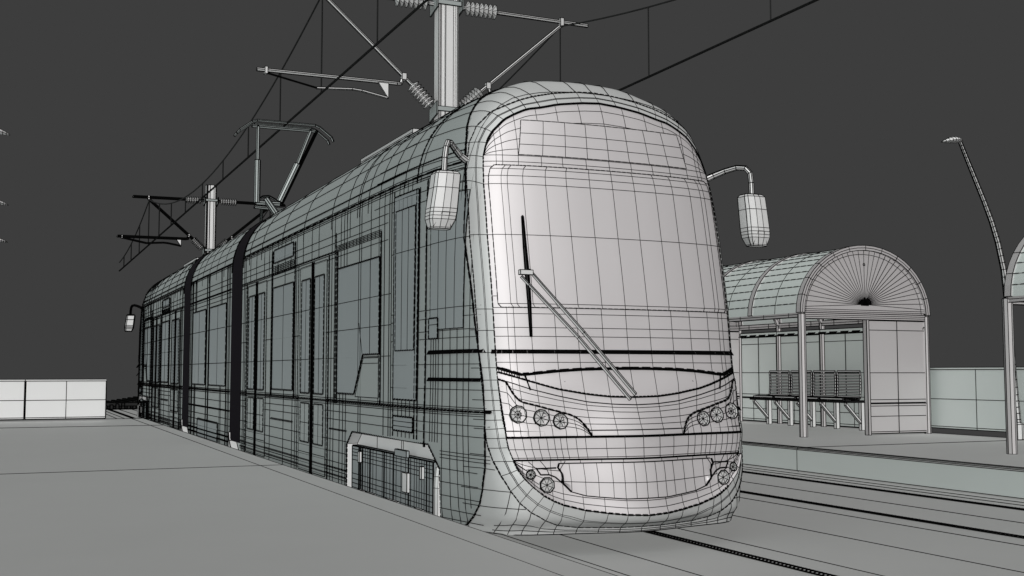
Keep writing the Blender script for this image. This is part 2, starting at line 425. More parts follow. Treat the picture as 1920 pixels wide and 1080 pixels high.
    full2 = O2 + [(-x, z) for x, z in O2[::-1][1:-1]]; full3 = O3 + [(-x, z) for x, z in O3[::-1][1:-1]]
    P = []; lv = []
    m = len(full2)
    for i in range(m):
        a2, a3 = full2[i], full3[i]; b2, b3 = full2[(i+1) % m], full3[(i+1) % m]
        lv.append(len(P))
        for j in range(3):
            t = j / 3; p2 = (a2[0]+(b2[0]-a2[0])*t, a2[1]+(b2[1]-a2[1])*t); p3 = (a3[0]+(b3[0]-a3[0])*t, a3[1]+(b3[1]-a3[1])*t)
            P.append([fp(p2[0]+(p3[0]-p2[0])*q, p2[1]+(p3[1]-p2[1])*q,   .005 + .042 * q * min(1, max(0, (.72 - p3[1]) / .35))) for q in (0,.16,.32,.47,.54,.7,.85,1)])
    P.append(P[0]); rg.grid(P, lv, [3, 4])
    rg.dash([r[0] for r in P], 2.0, .04); rg.dash([r[-1] for r in P], 2.5, .05)
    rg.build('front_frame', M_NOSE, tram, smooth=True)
    # --- windscreen surround
    ws = MB()
    rows = [lambda c: (c * hw(H1(c)), H1(c * hw(1.3)))]
    for z in (1.36, 1.43, 1.548, 1.612, 1.713, 1.757, 1.842, 2.3, 2.69, 2.755, 2.83, 2.87, 2.92):
        rows.append(lambda c, z=z: (c * hw(z), z))
    for t in (.16, .4, .64, .86, 1.0):
        rows.append(lambda c, t=t: (c * .985, 2.92 + (arch(c * .985) - 2.92) * t))
    ruled(ws, rows, .006, 1.0, {0: 3.6, 18: 3.0}, sub=2)
    for s in (-1, 1):
        ws.line([fp(s * x, 1.433, .008) for x in (0, .2, .4, .6, .8, .9, .97, 1.0, 1.03)], 5.2)
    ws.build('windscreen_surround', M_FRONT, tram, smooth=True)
    gl = MB()
    G = [lambda c: (c * .958, 1.757), lambda c: (c * .978, 1.785), lambda c: (c * .978, 2.3), lambda c: (c * .976, 2.69), lambda c: (c * .97, 2.755), lambda c: (c * .955, 2.81), lambda c: (c * .925, 2.838)]
    Pg = ruled(gl, G, .012, 1.0, sub=3)
    edge = Pg[0] + [r[-1] for r in Pg] + Pg[-1][::-1] + [r[0] for r in Pg[::-1]]
    gl.dash(edge, 1.7, .07); gl.build('windscreen', M_FRONT, tram, smooth=True)
    dp = MB()
    D = [lambda c: (c * .741, 2.925), lambda c: (c * .725, 3.01), lambda c: (c * .71, 3.1), lambda c: (c * .692, 3.207)]
    Pd = ruled(dp, D, .013, 1.0, sub=2, fr=([-1 + i / 12 for i in range(25)], list(range(0, 25, 3))))
    dp.dash(Pd[0] + [r[-1] for r in Pd] + Pd[-1][::-1] + [r[0] for r in Pd[::-1]], 1.3, .09)
    dp.build('destination_display', M_FRONT, tram, smooth=True)
    # --- nose panel below the windscreen
    ho = MB()
    wv = lambda c: c * 1.007
    rows = [lambda c: (wv(c), H1(wv(c)) - .001), lambda c: (wv(c), H2(wv(c))), lambda c: (wv(c), H3(wv(c)))]
    for t in (.12, .3, .55, .78): rows.append(lambda c, t=t: (c * 1.008, H3(wv(c)) * (1 - t) + .87 * t - .0))
    rows += [lambda c: (c * 1.008, .87), lambda c: (c * 1.006, .826)]
    ruled(ho, rows, .010, 1.0, {1: 2.0, 2: 1.6, 7: 1.7}, sub=4)
    for s in (-1, 1):
        ho.dash([fp(s * x, H1(x), .013) for x in (0,.1,.2,.3,.4,.5,.6,.7,.8,.862,.93,1.0)], 4.2, .11, 2.4)
        ho.dash([fp(s * x, H2(x), .013) for x in (0,.1,.2,.3,.4,.5,.6,.7,.8,.9,1.0)], 2.6, .035)
        ho.line([fp(s * x, z, .013) for x, z in ((.83,1.262),(.805,1.16))], 2.4)
        for j in range(9): ho.line([fp(s * (.87 + j * .016), H1(.87 + j * .016) - .003, .01), fp(s * (.865 + j * .016), H1(.865 + j * .016) - .03, .01)], 1.6)
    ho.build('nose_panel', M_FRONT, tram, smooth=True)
    # --- headlight covers with three lamps each, fog lamps
    HT = curve([(1.006,1.235),(.958,1.216),(.942,1.175),(.93,1.137),(.898,1.087),(.869,1.071),(.782,1.049),(.698,1.024),(.601,.998),(.532,.979),(.487,.95),(.453,.912),(.406,.831)])
    for s in (-1, 1):
        hc = MB(); P = []
        xs = [1.006, .985, .962, .947, .935, .92, .9, .87, .83, .79, .745, .7, .65, .6, .56, .52, .487, .46, .435, .406]
        if s == 1: pass
        for t in (0, .2, .4, .6, .8, 1.0): P.append([fp(s * x, .829 + (HT(x) - .829) * t, .014) for x in xs])
        hc.grid(P, [0, 2, 3, 4], [0, 2, 5, 7, 9, 11, 13, 15, 17])
        hc.dash(P[-1], 2.6, .04); hc.dash([r[0] for r in P], 2.2, .04)
        cov = hc.build('headlight_cover', M_FRONT, tram, smooth=True)
        for dx, z, r, nn, inner in ((.918, .987, .064, 9, True), (.765, .962, .061, 9, False), (.631, .935, .058, 9, False)):
            lm = MB(); disc(lm, s * dx, z, r, nn, .017, inner); lm.build('headlight', M_LAMP, cov)
        for dx, z, r, nn in ((.872, .567, .034, 9), (.765, .497, .056, 8)):
            lm = MB(); disc(lm, s * dx, z, r, nn, .028); lm.build('fog_lamp', M_LAMP, tram)
    # --- bumper
    bu = MB(); ex = [1.006, .971, .915, .861, .808, .748, .695, .649, .604, .532, .461, .3, .15, 0]
    fr = [-x / 1.006 for x in ex] + [x / 1.006 for x in ex[::-1][1:]]
    hb = lambda z: interp(z, [.664, .759, .826], [.967, .998, 1.006])
    ruled(bu, [lambda c: (c * .968, .668), lambda c: (c * .972, .685), lambda c: (c * .992, .745), lambda c: (c * 1.006, .826)], .012, 1.0, {3: 3.0, 0: 2.2}, fr=(fr, list(range(len(fr)))), sub=2)
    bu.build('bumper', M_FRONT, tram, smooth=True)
    # --- valance and lower grille
    va = MB(); bot = [p for p in O3[25:]]
    bx = [-p[0] for p in bot]; bz = [p[1] for p in bot]
    BC = lambda x: interp(-abs(x), [-v for v in bx], bz)
    fr2 = [-1, -.975, -.95, -.92, -.88, -.82, -.75, -.67, -.6, -.52, -.44, -.35, -.26, -.17, -.09, 0]; fr2 = fr2 + [-x for x in fr2[::-1][1:]]
    rws = [lambda c, t=t: (c * .965, .668 + (BC(c * .965) - .668) * t) for t in (0, .25, .5, .75, .88, 1.0)]
    ruled(va, rws, [.006, .007, .010, .017, .028, .046], 1.0, fr=(fr2, [0, 2, 4, 6, 7, 9, 11, 13, 15, 17, 19, 21, 23, 24, 26, 28, 30]), sub=2)
    for s in (-1, 1):
        fline(va, [(s * .69, .61), (s * .83, .607), (s * .803, .565), (s * .743, .564), (s * .701, .547), (s * .648, .502)], 1.8, .026, 2)
        fline(va, [(s * .669, .642), (s * .68, .61), (s * .649, .561), (s * .648, .502), (s * .591, .446)], 2.2, .03, 2)
        fline(va, [(s * .88, .66), (s * .83, .607)], 1, .026, 2); fline(va, [(s * .8, .665), (s * .76, .61), (s * .743, .564)], 1, .026, 2); fline(va, [(s * .96, .655), (s * .9, .6), (s * .83, .607)], 1, .026, 2)
        fline(va, [(s * .83, .565), (s * .86, .54), (s * .87, .5)], 1, .026, 2); fline(va, [(s * .67, .59), (s * .62, .66)], 1, .026, 2)
    va.build('lower_valance', M_FRONT, tram, smooth=True)
    gr = MB(); GB = curve([(0,.388),(.173,.388),(.382,.405),(.484,.416),(.591,.446),(.648,.50),(.668,.642)])
    fr3 = [-1, -.97, -.885, -.8, -.725, -.65, -.572, -.5, -.4, -.26, -.13, 0]; fr3 += [-x for x in fr3[::-1][1:]]
    ruled(gr, [lambda c: (c * .668, .642), lambda c: (c * .66, .52 - .02 * (1 - c * c)), lambda c: (c * .662, GB(c * .662))], [.016, .021, .029], 1.0, {0: 1.7, 2: 1.6}, fr=(fr3, [2, 4, 6, 8, 9, 10, 11, 12, 13, 14, 16, 18, 20]), sub=3)
    gr.build('grille', M_FRONT, tram, smooth=True)
    # --- wiper
    wp = MB()
    a = fp(-.03, 1.10, .03); b = fp(-.785, 2.0, .05)
    d = Vector((.022, 0, .018))
    for o in (-1, 1): wp.tube([a + d * o, a.lerp(b, .5) + d * o + Vector((0, -.03, 0)), b + d * o * 1.4], [.012, .012, .010], 4, 1.35)
    wp.box(b.x - .05, b.x + .05, b.y - .03, b.y + .005, b.z - .012, b.z + .022, 1.2)
    arm = wp.build('windscreen_wiper', M_WHITE, tram)
    bl = MB(); q = [fp(-.764, 2.437, .03), fp(-.768, 2.2, .035), fp(-.769, 2.0, .04), fp(-.769, 1.8, .035), fp(-.769, 1.544, .03)]
    bl.tube(q, [.006, .011, .014, .011, .006], 5, 1.8); bl.build('wiper_blade', M_METAL, arm)
    # --- mirrors
    for s in (-1, 1):
        ar = MB(); X = lambda v: CX + s * v
        ar.tube([(X(1.06), 7.97, 2.89), (X(1.14), 7.94, 2.93), (X(1.21), 7.87, 2.965), (X(1.27), 7.79, 2.985), (X(1.315), 7.73, 2.975), (X(1.34), 7.70, 2.93), (X(1.35), 7.70, 2.85), (X(1.355), 7.70, 2.73)], [.028, .024, .021, .02, .02, .02, .02, .02], 8, 1.3)
        ma = ar.build('mirror_arm', M_STEEL, tram)
        hs = MB(); rings = []
        prof = [(-.5, -.55), (-.43, -.88), (-.15, -1.0), (.12, -1.0), (.43, -.88), (.5, -.55), (.5, .5), (.4, .7), (-.4, .7), (-.5, .5)]
        for z, sx, sy, dy in ((2.745, .8, .7, 0), (2.725, .97, .95, 0), (2.62, .98, 1, 0), (2.47, 1.03, 1.0, 0), (2.44, 1.03, .98, 0), (2.415, 1.02, .95, 0), (2.39, 1.0, .9, 0), (2.335, .78, .65, .0), (2.325, .74, .6, 0)):
            cx = X(1.355) + s * (2.62 - z) * .12
            rings.append([Vector((cx + s * px * .20 * sx, 7.70 + dy + py * .095 * sy, z)) for px, py in prof])
        nn = len(prof); vs = [p for r in rings for p in r]
        hs.add(vs, [(i*nn+j, i*nn+(j+1) % nn, (i+1)*nn+(j+1) % nn, (i+1)*nn+j) for i in range(len(rings)-1) for j in range(nn)] + [tuple(range(nn)), tuple(range((len(rings)-1)*nn, len(rings)*nn))])
        hs.line([rings[7][1], rings[4][2], rings[4][3], rings[7][4]], 1.5)
        for i, r in enumerate(rings): hs.loop(r, 1.6 if i in (0, 8) else 1)
        for j in range(nn): hs.line([r[j] for r in rings], 1.5 if j in (0, 9, 5, 6) else 1)
        hs.build('mirror_housing', M_WHITE, ma)
    # --- flank parts, both sides
    for s in (-1, 1):
        def pane(name, y0, y1, z0, z1, off=.008, k=2.2, m=M_PANE, parent=tram, cols_=(), rows_=(), per=.06):
            mb = MB(); n = 4 if y0 < 9.9 else 1; ys = [y0 + (y1 - y0) * i / n for i in range(n + 1)]; nz = 4 if y0 < 9.9 else 1
            zz = [z0 + (z1 - z0) * i / nz for i in range(nz + 1)]
            mb.grid([[sp(y, z, off, s) for y in ys] for z in zz])
            c = [sp(y, z0, off, s) for y in ys] + [sp(y1, z, off, s) for z in zz] + [sp(y, z1, off, s) for y in ys[::-1]] + [sp(y0, z, off, s) for z in zz[::-1]]
            mb.dash(c, k, per)
            for y in cols_: mb.line([sp(y, z, off + .001, s) for z in zz])
            for z in rows_: mb.line([sp(y, z, off + .001, s) for y in ys])
            return mb.build(name, m, parent, smooth=n > 1)
        # big saloon window with the stepped lower corner
        w = MB(); poly = [(9.72, 1.45), (10.22, 1.45), (10.5, 1.08), (11.1, 1.08), (11.1, 2.32), (9.72, 2.32)]
        w.add([sp(y, z, .008, s) for y, z in poly], [tuple(range(6))]); w.dash([sp(y, z, .009, s) for y, z in poly + poly[:1]], 2.4, .06)
        w.line([sp(10.3, 2.32, .009, s), sp(10.3, 1.36, .009, s)]); w.line([sp(10.37, 2.32, .009, s), sp(10.37, 1.26, .009, s)])
        w.line([sp(10.0, 2.32, .009, s), sp(10.0, 1.46, .009, s)])
        for z in (1.97, 1.7): w.line([sp(9.72, z, .009, s), sp(11.1, z, .009, s)])
        w.line([sp(10.22, 1.43, .009, s), sp(10.35, 1.75, .009, s)])
        w.build('saloon_window', M_PANE, tram)
        lo = MB(); lp = [(9.74, 1.06), (9.74, 1.42), (10.2, 1.42), (10.46, 1.06)]
        lo.add([sp(y, z, .006, s) for y, z in lp], [(0, 1, 2, 3)]); lo.dash([sp(y, z, .007, s) for y, z in lp + lp[:1]], 1.3, .05); lo.line([sp(9.74, 1.37, .008, s), sp(10.23, 1.37, .008, s)])
        lo.build('window_ledge_panel', M_BODY, tram)
        pane('saloon_window', 13.03, 14.12, 1.08, 2.33, cols_=(13.55,), rows_=(1.97, 1.43))
        pane('route_display', 13.06, 14.1, 2.64, 2.80, cols_=(13.5,))
        pane('cab_door', 8.74, 9.32, 1.06, 2.79, .006, 2.2)
        pane('cab_window', 7.86, 8.46, 1.62, 2.66, .008, 1.5, cols_=(8.0, 8.15, 8.3), rows_=(2.3, 1.78))
        pane('door_window', 8.80, 9.26, 1.47, 2.66, .011, 1.8, cols_=(8.95, 9.1), rows_=(2.3,))
        pane('side_indicator', 8.29, 8.47, 1.55, 1.71, .014, 2.2, per=.05, rows_=(1.66,))
        lv = pane('vent_grille', 8.8, 9.3, .80, .92, .010, 2.2, rows_=(.84, .88))
        for (y0, y1, yc) in ((11.54, 12.70, 12.12), (14.52, 15.72, 15.12)):
            dr = MB()
            for a, b in ((y0, yc - .03), (yc + .03, y1)):
                dr.add([sp(y, z, .006, s) for y, z in ((a, .22), (b, .22), (b, 2.46), (a, 2.46))], [(0, 1, 2, 3)])
                dr.dash([sp(y, z, .007, s) for y, z in ((a, .22), (b, .22), (b, 2.46), (a, 2.46), (a, .22))], 1.3, .05)
                for z in (1.03, 1.0, .97, .62, .42): dr.line([sp(a, z, .007, s), sp(b, z, .007, s)])
            dr.line([sp(yc, .2, .01, s), sp(yc, 2.48, .01, s)], 3.8)
            dr.line([sp(yc - .05, .2, .01, s), sp(yc - .05, 2.48, .01, s)], 1.6); dr.line([sp(yc + .05, .2, .01, s), sp(yc + .05, 2.48, .01, s)], 1.6)
            door = dr.build('passenger_door', M_BODY, tram)
            for a, b in ((y0 + .09, yc - .1), (yc + .1, y1 - .09)):
                mid = (a + b) / 2
                pane('door_window', a, b, 1.06, 2.31, .010, 2.4, M_PANE, door, cols_=(mid,), rows_=(1.97, 1.43))
                pane('door_panel', a, b, .53, .95, .010, 1.8, M_BODY, door, cols_=(mid,), rows_=(.74,))
        # recess, bogie cover, steps
        rc = MB(); X = lambda o: CX + s * (1.195 - o)
        rc.add([(X(.10), YC0, .12), (X(.10), YC1, .12), (X(.10), YC1, ZC), (X(.10), YC0, ZC)], [(0, 1, 2, 3)])
        o6 = [(YC0, .12), (YC0, ZC - .17), (YC0 + .22, ZC), (YC1 - .17, ZC), (YC1, ZC - .12), (YC1, .12)]
        for (ya, za), (yb, zb) in zip(o6, o6[1:]):
            p = [sp(ya, za, 0, s), sp(yb, zb, 0, s), Vector((X(.10), yb, zb)), Vector((X(.10), ya, za))]
            rc.add(p, [(0, 1, 2, 3)]); rc.line([p[2], p[3]], 1.2); rc.line([p[0], p[3]], 1.4)
        for y in (9.35, 9.4, 8.55, 10.1): rc.line([(X(.098), y, .3), (X(.098), y, ZC)])
        rcs = rc.build('bogie_recess', M_WHITE, tram)  # bright shading of the inner wall is put into its white colour
        bc = MB(); x0, x1 = sorted((X(.085), X(.03)))
        bc.box(x0, x1, 8.42, 10.67, .14, .59, 2.0)
        xo = X(.028)
        for y, k in ((8.5,1.5),(8.56,2.2),(8.62,1),(8.68,1),(8.74,1),(8.8,1),(8.86,1),(8.95,1.4),(9.0,2.4),(9.08,1),(9.2,1),(9.33,1),(9.4,2.6),(9.5,1),(9.6,1),(9.66,2.6),(9.72,1),(9.9,1),(10.0,1),(10.08,2.8),(10.16,1),(10.24,1),(10.32,2.4),(10.38,2.4),(10.43,3)): bc.line([(xo, y, .14), (xo, y, .59)], k)
        for z in (.56, .53, .5, .46, .33, .28, .24, .2): bc.line([(xo, 8.42, z), (xo, 10.67, z)])
        cov = bc.build('bogie_cover', M_PANE, tram)
        for y0, y1, z0, z1 in ((8.98, 9.1, .30, .46), (9.0, 9.3, .585, .64), (8.62, 8.66, .44, .54), (10.36, 10.40, .45, .55), (8.62, 8.8, .12, .2), (9.25, 9.55, .14, .2), (9.9, 10.15, .14, .2), (10.25, 10.4, .12, .2)):
            cp = MB(); xa, xb = sorted((X(.03), X(.005))); cp.box(xa, xb, y0, y1, z0, z1, 1.3)
            cp.build('cover_latch', M_PANE if z1 > .6 else M_WHITE, cov)
        hg = MB(); q = [(X(.06), 8.40, .14), (X(.06), 8.40, .5), (X(.085), 8.40, .56)]
        hg.tube([(X(.05), 8.33, .14), (X(.05), 8.33, .40), (X(.055), 8.335, .48), (X(.07), 8.35, .54), (X(.09), 8.37, .58)], .045, 10, .8)
        hg.build('recess_post', M_STEEL, rcs)
    # roof box
    rb = MB(); rb.box(3.74, 4.74, 10.9, 12.75, 3.5, 3.775); rb.line([(3.739, 10.9, 3.74), (3.739, 12.75, 3.74)])
    rb.build('roof_box', M_STEEL, tram)

def build_middle():
    sh = MB(); y0, y1 = 16.98, 21.08
    zs = [.15, .5, 1, 1.5, 2, 2.5, 2.75] + [zw(w) for w in (.9995,.998,.994,.986,.975,.96,.94,.915,.885,.85,.81,.77,.72,.67,.61,.55,.48,.41,.34,.26,.18,.1,.03)]
    prof = [(-1.2 * wz(z), z) for z in zs]; prof = prof + [(-x, z) for x, z in prof[::-1]]
    sh.grid([[(CX + x, y, z) for x, z in prof] for y in (y0, y1)])
    for y in (y0, y1): sh.add([(CX + x, y, z) for x, z in prof], [tuple(range(len(prof)))])
    for y, k in ((y0, 2), (17.05, 1), (17.7, 1), (18.4, 1), (19.1, 1), (19.8, 1), (20.4, 1), (21.0, 1), (y1, 2)): sh.line([(CX + x * 1.001, y, z + .001) for x, z in prof[6:-6]], k)
    for s in (-1, 1):
        X = CX + s * 1.204
        for z, k in ((2.89, 2.4), (2.86, 1.0), (2.99, 1.5), (3.1, 1), (3.24, 1), (3.4, 1), (3.55, 1)): sh.line([(CX + s * 1.203 * wz(z), y, z) for y in (y0, y1)], k)
        for z, k in ((2.68, 1), (2.6, 1), (2.51, 2.2), (2.47, 1), (2.4, 1), (1.97, 1), (1.43, 1), (1.03, 1.2), (1.0, 2.2), (.97, 1), (.85, 1), (.72, 2.0), (.6, 1), (.5, 1), (.4, 1), (.34, 2), (.27, 2), (.2, 1)): sh.line([(X, y0, z), (X, y1, z)], k)
        for y, k in ((17.12, 1.6), (17.22, 1), (17.34, 2.2), (17.8, 1), (17.9, 1), (18.98, 2.2), (19.05, 1), (19.2, 2.0), (20.35, 1), (20.42, 1), (20.5, 1), (20.72, 2.2), (20.85, 1), (20.97, 1.5)): sh.line([(X, y, .15), (X, y, 2.88)], k)
    sh.build('car_body', M_BODY, tram, smooth=False)
    for s in (-1, 1):
        X = CX + s * 1.208
        for a, b in ((17.4, 18.9), (19.3, 20.68)):
            w = MB(); w.add([(X, a, 1.08), (X, b, 1.08), (X, b, 2.33), (X, a, 2.33)], [(0, 1, 2, 3)])
            w.dash([(X, a, 1.08), (X, b, 1.08), (X, b, 2.33), (X, a, 2.33), (X, a, 1.08)], 2.0, .12)
            w.line([(X, a, 1.97), (X, b, 1.97)]); w.line([(X, a, 1.43), (X, b, 1.43)]); w.line([(X, (a + b) / 2, 1.08), (X, (a + b) / 2, 2.33)])
            w.build('saloon_window', M_PANE, tram)
        w = MB(); w.add([(X, 18.0, .2), (X, 20.0, .2), (X, 20.0, .5), (X, 18.0, .5)], [(0, 1, 2, 3)]); w.dash([(X, 18.0, .2), (X, 20.0, .2), (X, 20.0, .5), (X, 18.0, .5), (X, 18.0, .2)], 2.4, .1)
        w.build('skirt_panel', M_PANE, tram)

def build_bellows(y0, y1):
    sh = MB(); zs = [.3, .8, 1.4, 2, 2.5, 2.75] + [zw(w) for w in (.99, .95, .88, .78, .65, .5, .33, .15, .03)]
    n = 12; P = []
    for i in range(n * 2 + 1):
        y = y0 + (y1 - y0) * i / (2 * n); f = 1.006 if i % 2 == 0 else .975
        prof = [(-1.2 * wz(z) * f, .3 + (z - .3) * (.5 + f / 2)) for z in zs]; prof += [(-x, z) for x, z in prof[::-1]]
        P.append([(CX + x, y, z) for x, z in prof])
    sh.grid(P); sh.build('bellows', M_DARK, tram)
    w = MB(); w.prism([(CX - 1.22, y0 + .45, .12), (CX - 1.22, y1 - .02, .12), (CX - 1.22, y1 - .02, .42), (CX - 1.22, y0 + .72, .30)], (.1, 0, 0), 1.5)
    w.build('coupling_plate', M_WHITE, tram)

build_cab_car()
Tf.f = staticmethod(lambda p: Vector((2 * CX - p.x, 38.06 - p.y, p.z)))
build_cab_car()
Tf.f = staticmethod(lambda p: p)
build_middle()
build_bellows(16.18, 16.98); build_bellows(21.08, 21.88)

# pantograph on the middle section
pa = MB(); Y = 18.6; px = 3.88
pa.box(px + .1, px + .65, Y - .4, Y + .4, 3.6, 3.725, 1); base = pa.build('pantograph', M_STEEL, tram)
def ptube(name, pts, r, n=6, k=1.0, m=M_BODY):
    t = MB(); t.tube(pts, r, n, k * 1.35); return t.build(name, m, base)
ptube('lower_arm', [(4.02, 18.2, 3.72), (3.86, Y, 4.12)], .05, 8)
ptube('lower_arm', [(3.84, 18.9, 3.72), (3.78, Y, 4.0)], .02, 5)
ptube('cross_bar', [(3.68, Y, 4.06), (4.08, Y, 4.06)], .035)
ptube('cross_bar', [(3.66, Y, 3.99), (4.14, Y, 3.97)], .025)
ptube('cable', [(3.72, Y, 4.11), (3.8, Y, 4.17), (3.9, Y, 4.18), (4.0, Y, 4.13), (4.06, Y, 4.08)], .014, 5)
ptube('upper_arm', [(3.70, Y, 4.06), (3.70, Y, 4.77)], .045, 8); ptube('upper_arm', [(3.70, Y, 4.77), (3.70, Y, 5.34)], .025, 5, .8)
ptube('upper_arm', [(4.07, Y, 4.10), (4.36, Y, 4.75)], .05, 8); ptube('upper_arm', [(4.36, Y, 4.75), (4.58, Y, 5.34)], .026, 5, .8)
ptube('stay_rod', [(4.10, Y, 4.06), (4.68, Y, 5.34)], .018, 5, 1.4)
for dy in (-.14, .12):
    ptube('collector_strip', [(3.34, Y + dy, 5.16), (3.38, Y + dy, 5.22), (3.58, Y + dy, 5.37), (3.66, Y + dy, 5.40), (4.62, Y + dy, 5.40), (4.70, Y + dy, 5.37), (4.9, Y + dy, 5.22), (4.93, Y + dy, 5.15)], .017, 5, .8)
ptube('collector_bar', [(3.6, Y, 5.33), (4.68, Y, 5.33)], .025, 5, 1)

# ------------------------------------------------------------------ catenary poles
def tube_part(parent, name, pts, r, n=6, k=1.0, m=M_STEEL):
    t = MB(); t.tube(pts, r, n, k * (1.0 if abs(pts[0][1] - 16) < 3 else 1.5)); return t.build(name, m, parent)
def insulator(parent, a, b, nd=7, R=.118):
    mb = MB(); a = Vector(a); b = Vector(b); d = b - a; pts = []; rr = []
    for i in range(nd):
        t = .06 + .88 * i / nd; w = .88 / nd
        pts += [a + d * t, a + d * (t + w * .5), a + d * (t + w * .98)]; rr += [.035, R, .035]
    pts = [a] + pts + [b]; rr = [.02] + rr + [.02]
    mb.tube(pts, rr, 8, .75); return mb.build('insulator', M_STEEL, parent)
def pole(y, label):
    P = thing('catenary_pole', label, 'overhead line pole', (6.12, y, 0), 'overhead line poles between the tracks')
    m = MB(); x = 6.12; top = 7.5
    m.box(x - .05, x + .075, y - .1, y + .1, 0, top); m.box(x - .165, x - .145, y - .1, y + .1, 0, top)
    m.box(x + .135, x + .15, y - .12, y + .1, 0, top); m.box(x - .11, x - .05, y - .06, y + .1, 0, top); m.box(x + .075, x + .135, y - .02, y + .1, 0, top)
    m.box(x - .145, x - .11, y + .02, y + .1, 0, top)
    m.build('post', M_WHITE, P)
    for z in (6.98, 5.31):
        b = MB()
        b.box(x - .2, x + .19, y - .15, y - .122, z - .03, z + .04)
        for s in (-1, 1):
            b.prism([(x + s * .2, y - .16, z + .11), (x + s * .2, y - .16, z - .09), (x + s * .2, y + .16, z - .16), (x + s * .2, y + .16, z + .04)], (s * .018, 0, 0))
        b.build('bracket', M_BODY, P)
    for s in (-1, 1):
        X = lambda v: x + s * v
        tube_part(P, 'arm_tube', [(X(.2), y, 6.98), (X(.3), y, 6.98)], .03, 6)
        insulator(P, (X(.28), y, 6.98), (X(.88), y, 6.98))
        tube_part(P, 'arm_tube', [(X(.84), y, 6.98), (X(2.47), y, 6.97)], .028, 6, 1.2)
        c = MB(); c.box(*sorted((X(1.96), X(2.02))), y - .04, y + .04, 6.9, 7.03); c.build('clamp', M_STEEL, P)
        insulator(P, (X(.24), y, 5.36), (X(.58), y, 5.69))
        tube_part(P, 'diagonal_tube', [(X(.56), y, 5.67), (X(.70), y, 5.79), (X(1.97), y, 6.90)], .026, 6, 1.2)
        c = MB(); c.box(*sorted((X(.66), X(.73))), y - .04, y + .04, 5.73, 5.83); c.build('clamp', M_STEEL, P)
        tube_part(P, 'registration_tube', [(X(.72), y, 5.74), (X(.74), y, 5.67), (X(.8), y, 5.665), (X(2.92), y, 5.655)], .026, 6, 1.2)
        c = MB(); c.prism([(X(.94), y - .02, 5.65), (X(1.1), y - .02, 5.65), (X(.97), y - .02, 5.46), (X(.94), y - .02, 5.42)], (0, .03, 0)); c.build('drop_bracket', M_WHITE, P)
        tube_part(P, 'steady_arm', [(X(.95), y, 5.43), (X(1.35), y, 5.50), (X(1.5), y, 5.51), (X(2.04), y, 5.47)], .018, 5)
        tube_part(P, 'stay_wire', [(X(2.8), y, 5.62), (X(2.04), y, 5.47)], .008, 4, 1.3, M_METAL)
        c = MB(); c.box(*sorted((X(2.77), X(2.81))), y - .04, y + .04, 5.6, 5.7); c.build('clamp', M_STEEL, P)
    return P
pole(16.25, 'tall white steel overhead line pole directly behind the tram roof, nearest to the tram front')
pole(38.4, 'smaller distant white overhead line pole left of the pantograph, beyond the tram')

def overhead(xc, label):
    P = thing('overhead_line', label, 'overhead wire', (xc, 16.25, 5.4), 'overhead lines above the tracks')
    def zm(y):
        k = ((y - 16.25) / 22.15) % 1.0
        return 5.74 + 1.16 * (2 * k - 1) ** 2
    cy = [5.2, 10, 16.25, 27.3, 38.4, 48.6]; c = MB(); c.tube([(xc, y, 5.4) for y in cy], [.011 + .00022 * y for y in cy], 6, .5, True)
    c.build('contact_wire', M_METAL, P)
    ys = [5.2 + i * .69 for i in range(64)]; ys = [y for y in ys if y < 48.6] + [48.6]
    c = MB(); c.tube([(xc, y, zm(y)) for y in ys], [.009 + .0003 * y for y in ys], 5, .5, False)
    c.build('messenger_wire', M_METAL, P)
    y = 16.25 - 2.769 * 4
    while y < 48.7:
        if y > 5.1:
            d = MB(); d.tube([(xc, y, 5.4), (xc, y, zm(y))], .005 + .00022 * y, 4, .4); d.build('dropper', M_METAL, P)
        y += 2.769
overhead(4.15, 'black contact wire with messenger and droppers above the tram')
overhead(8.09, 'black contact wire with messenger and droppers above the empty right track')

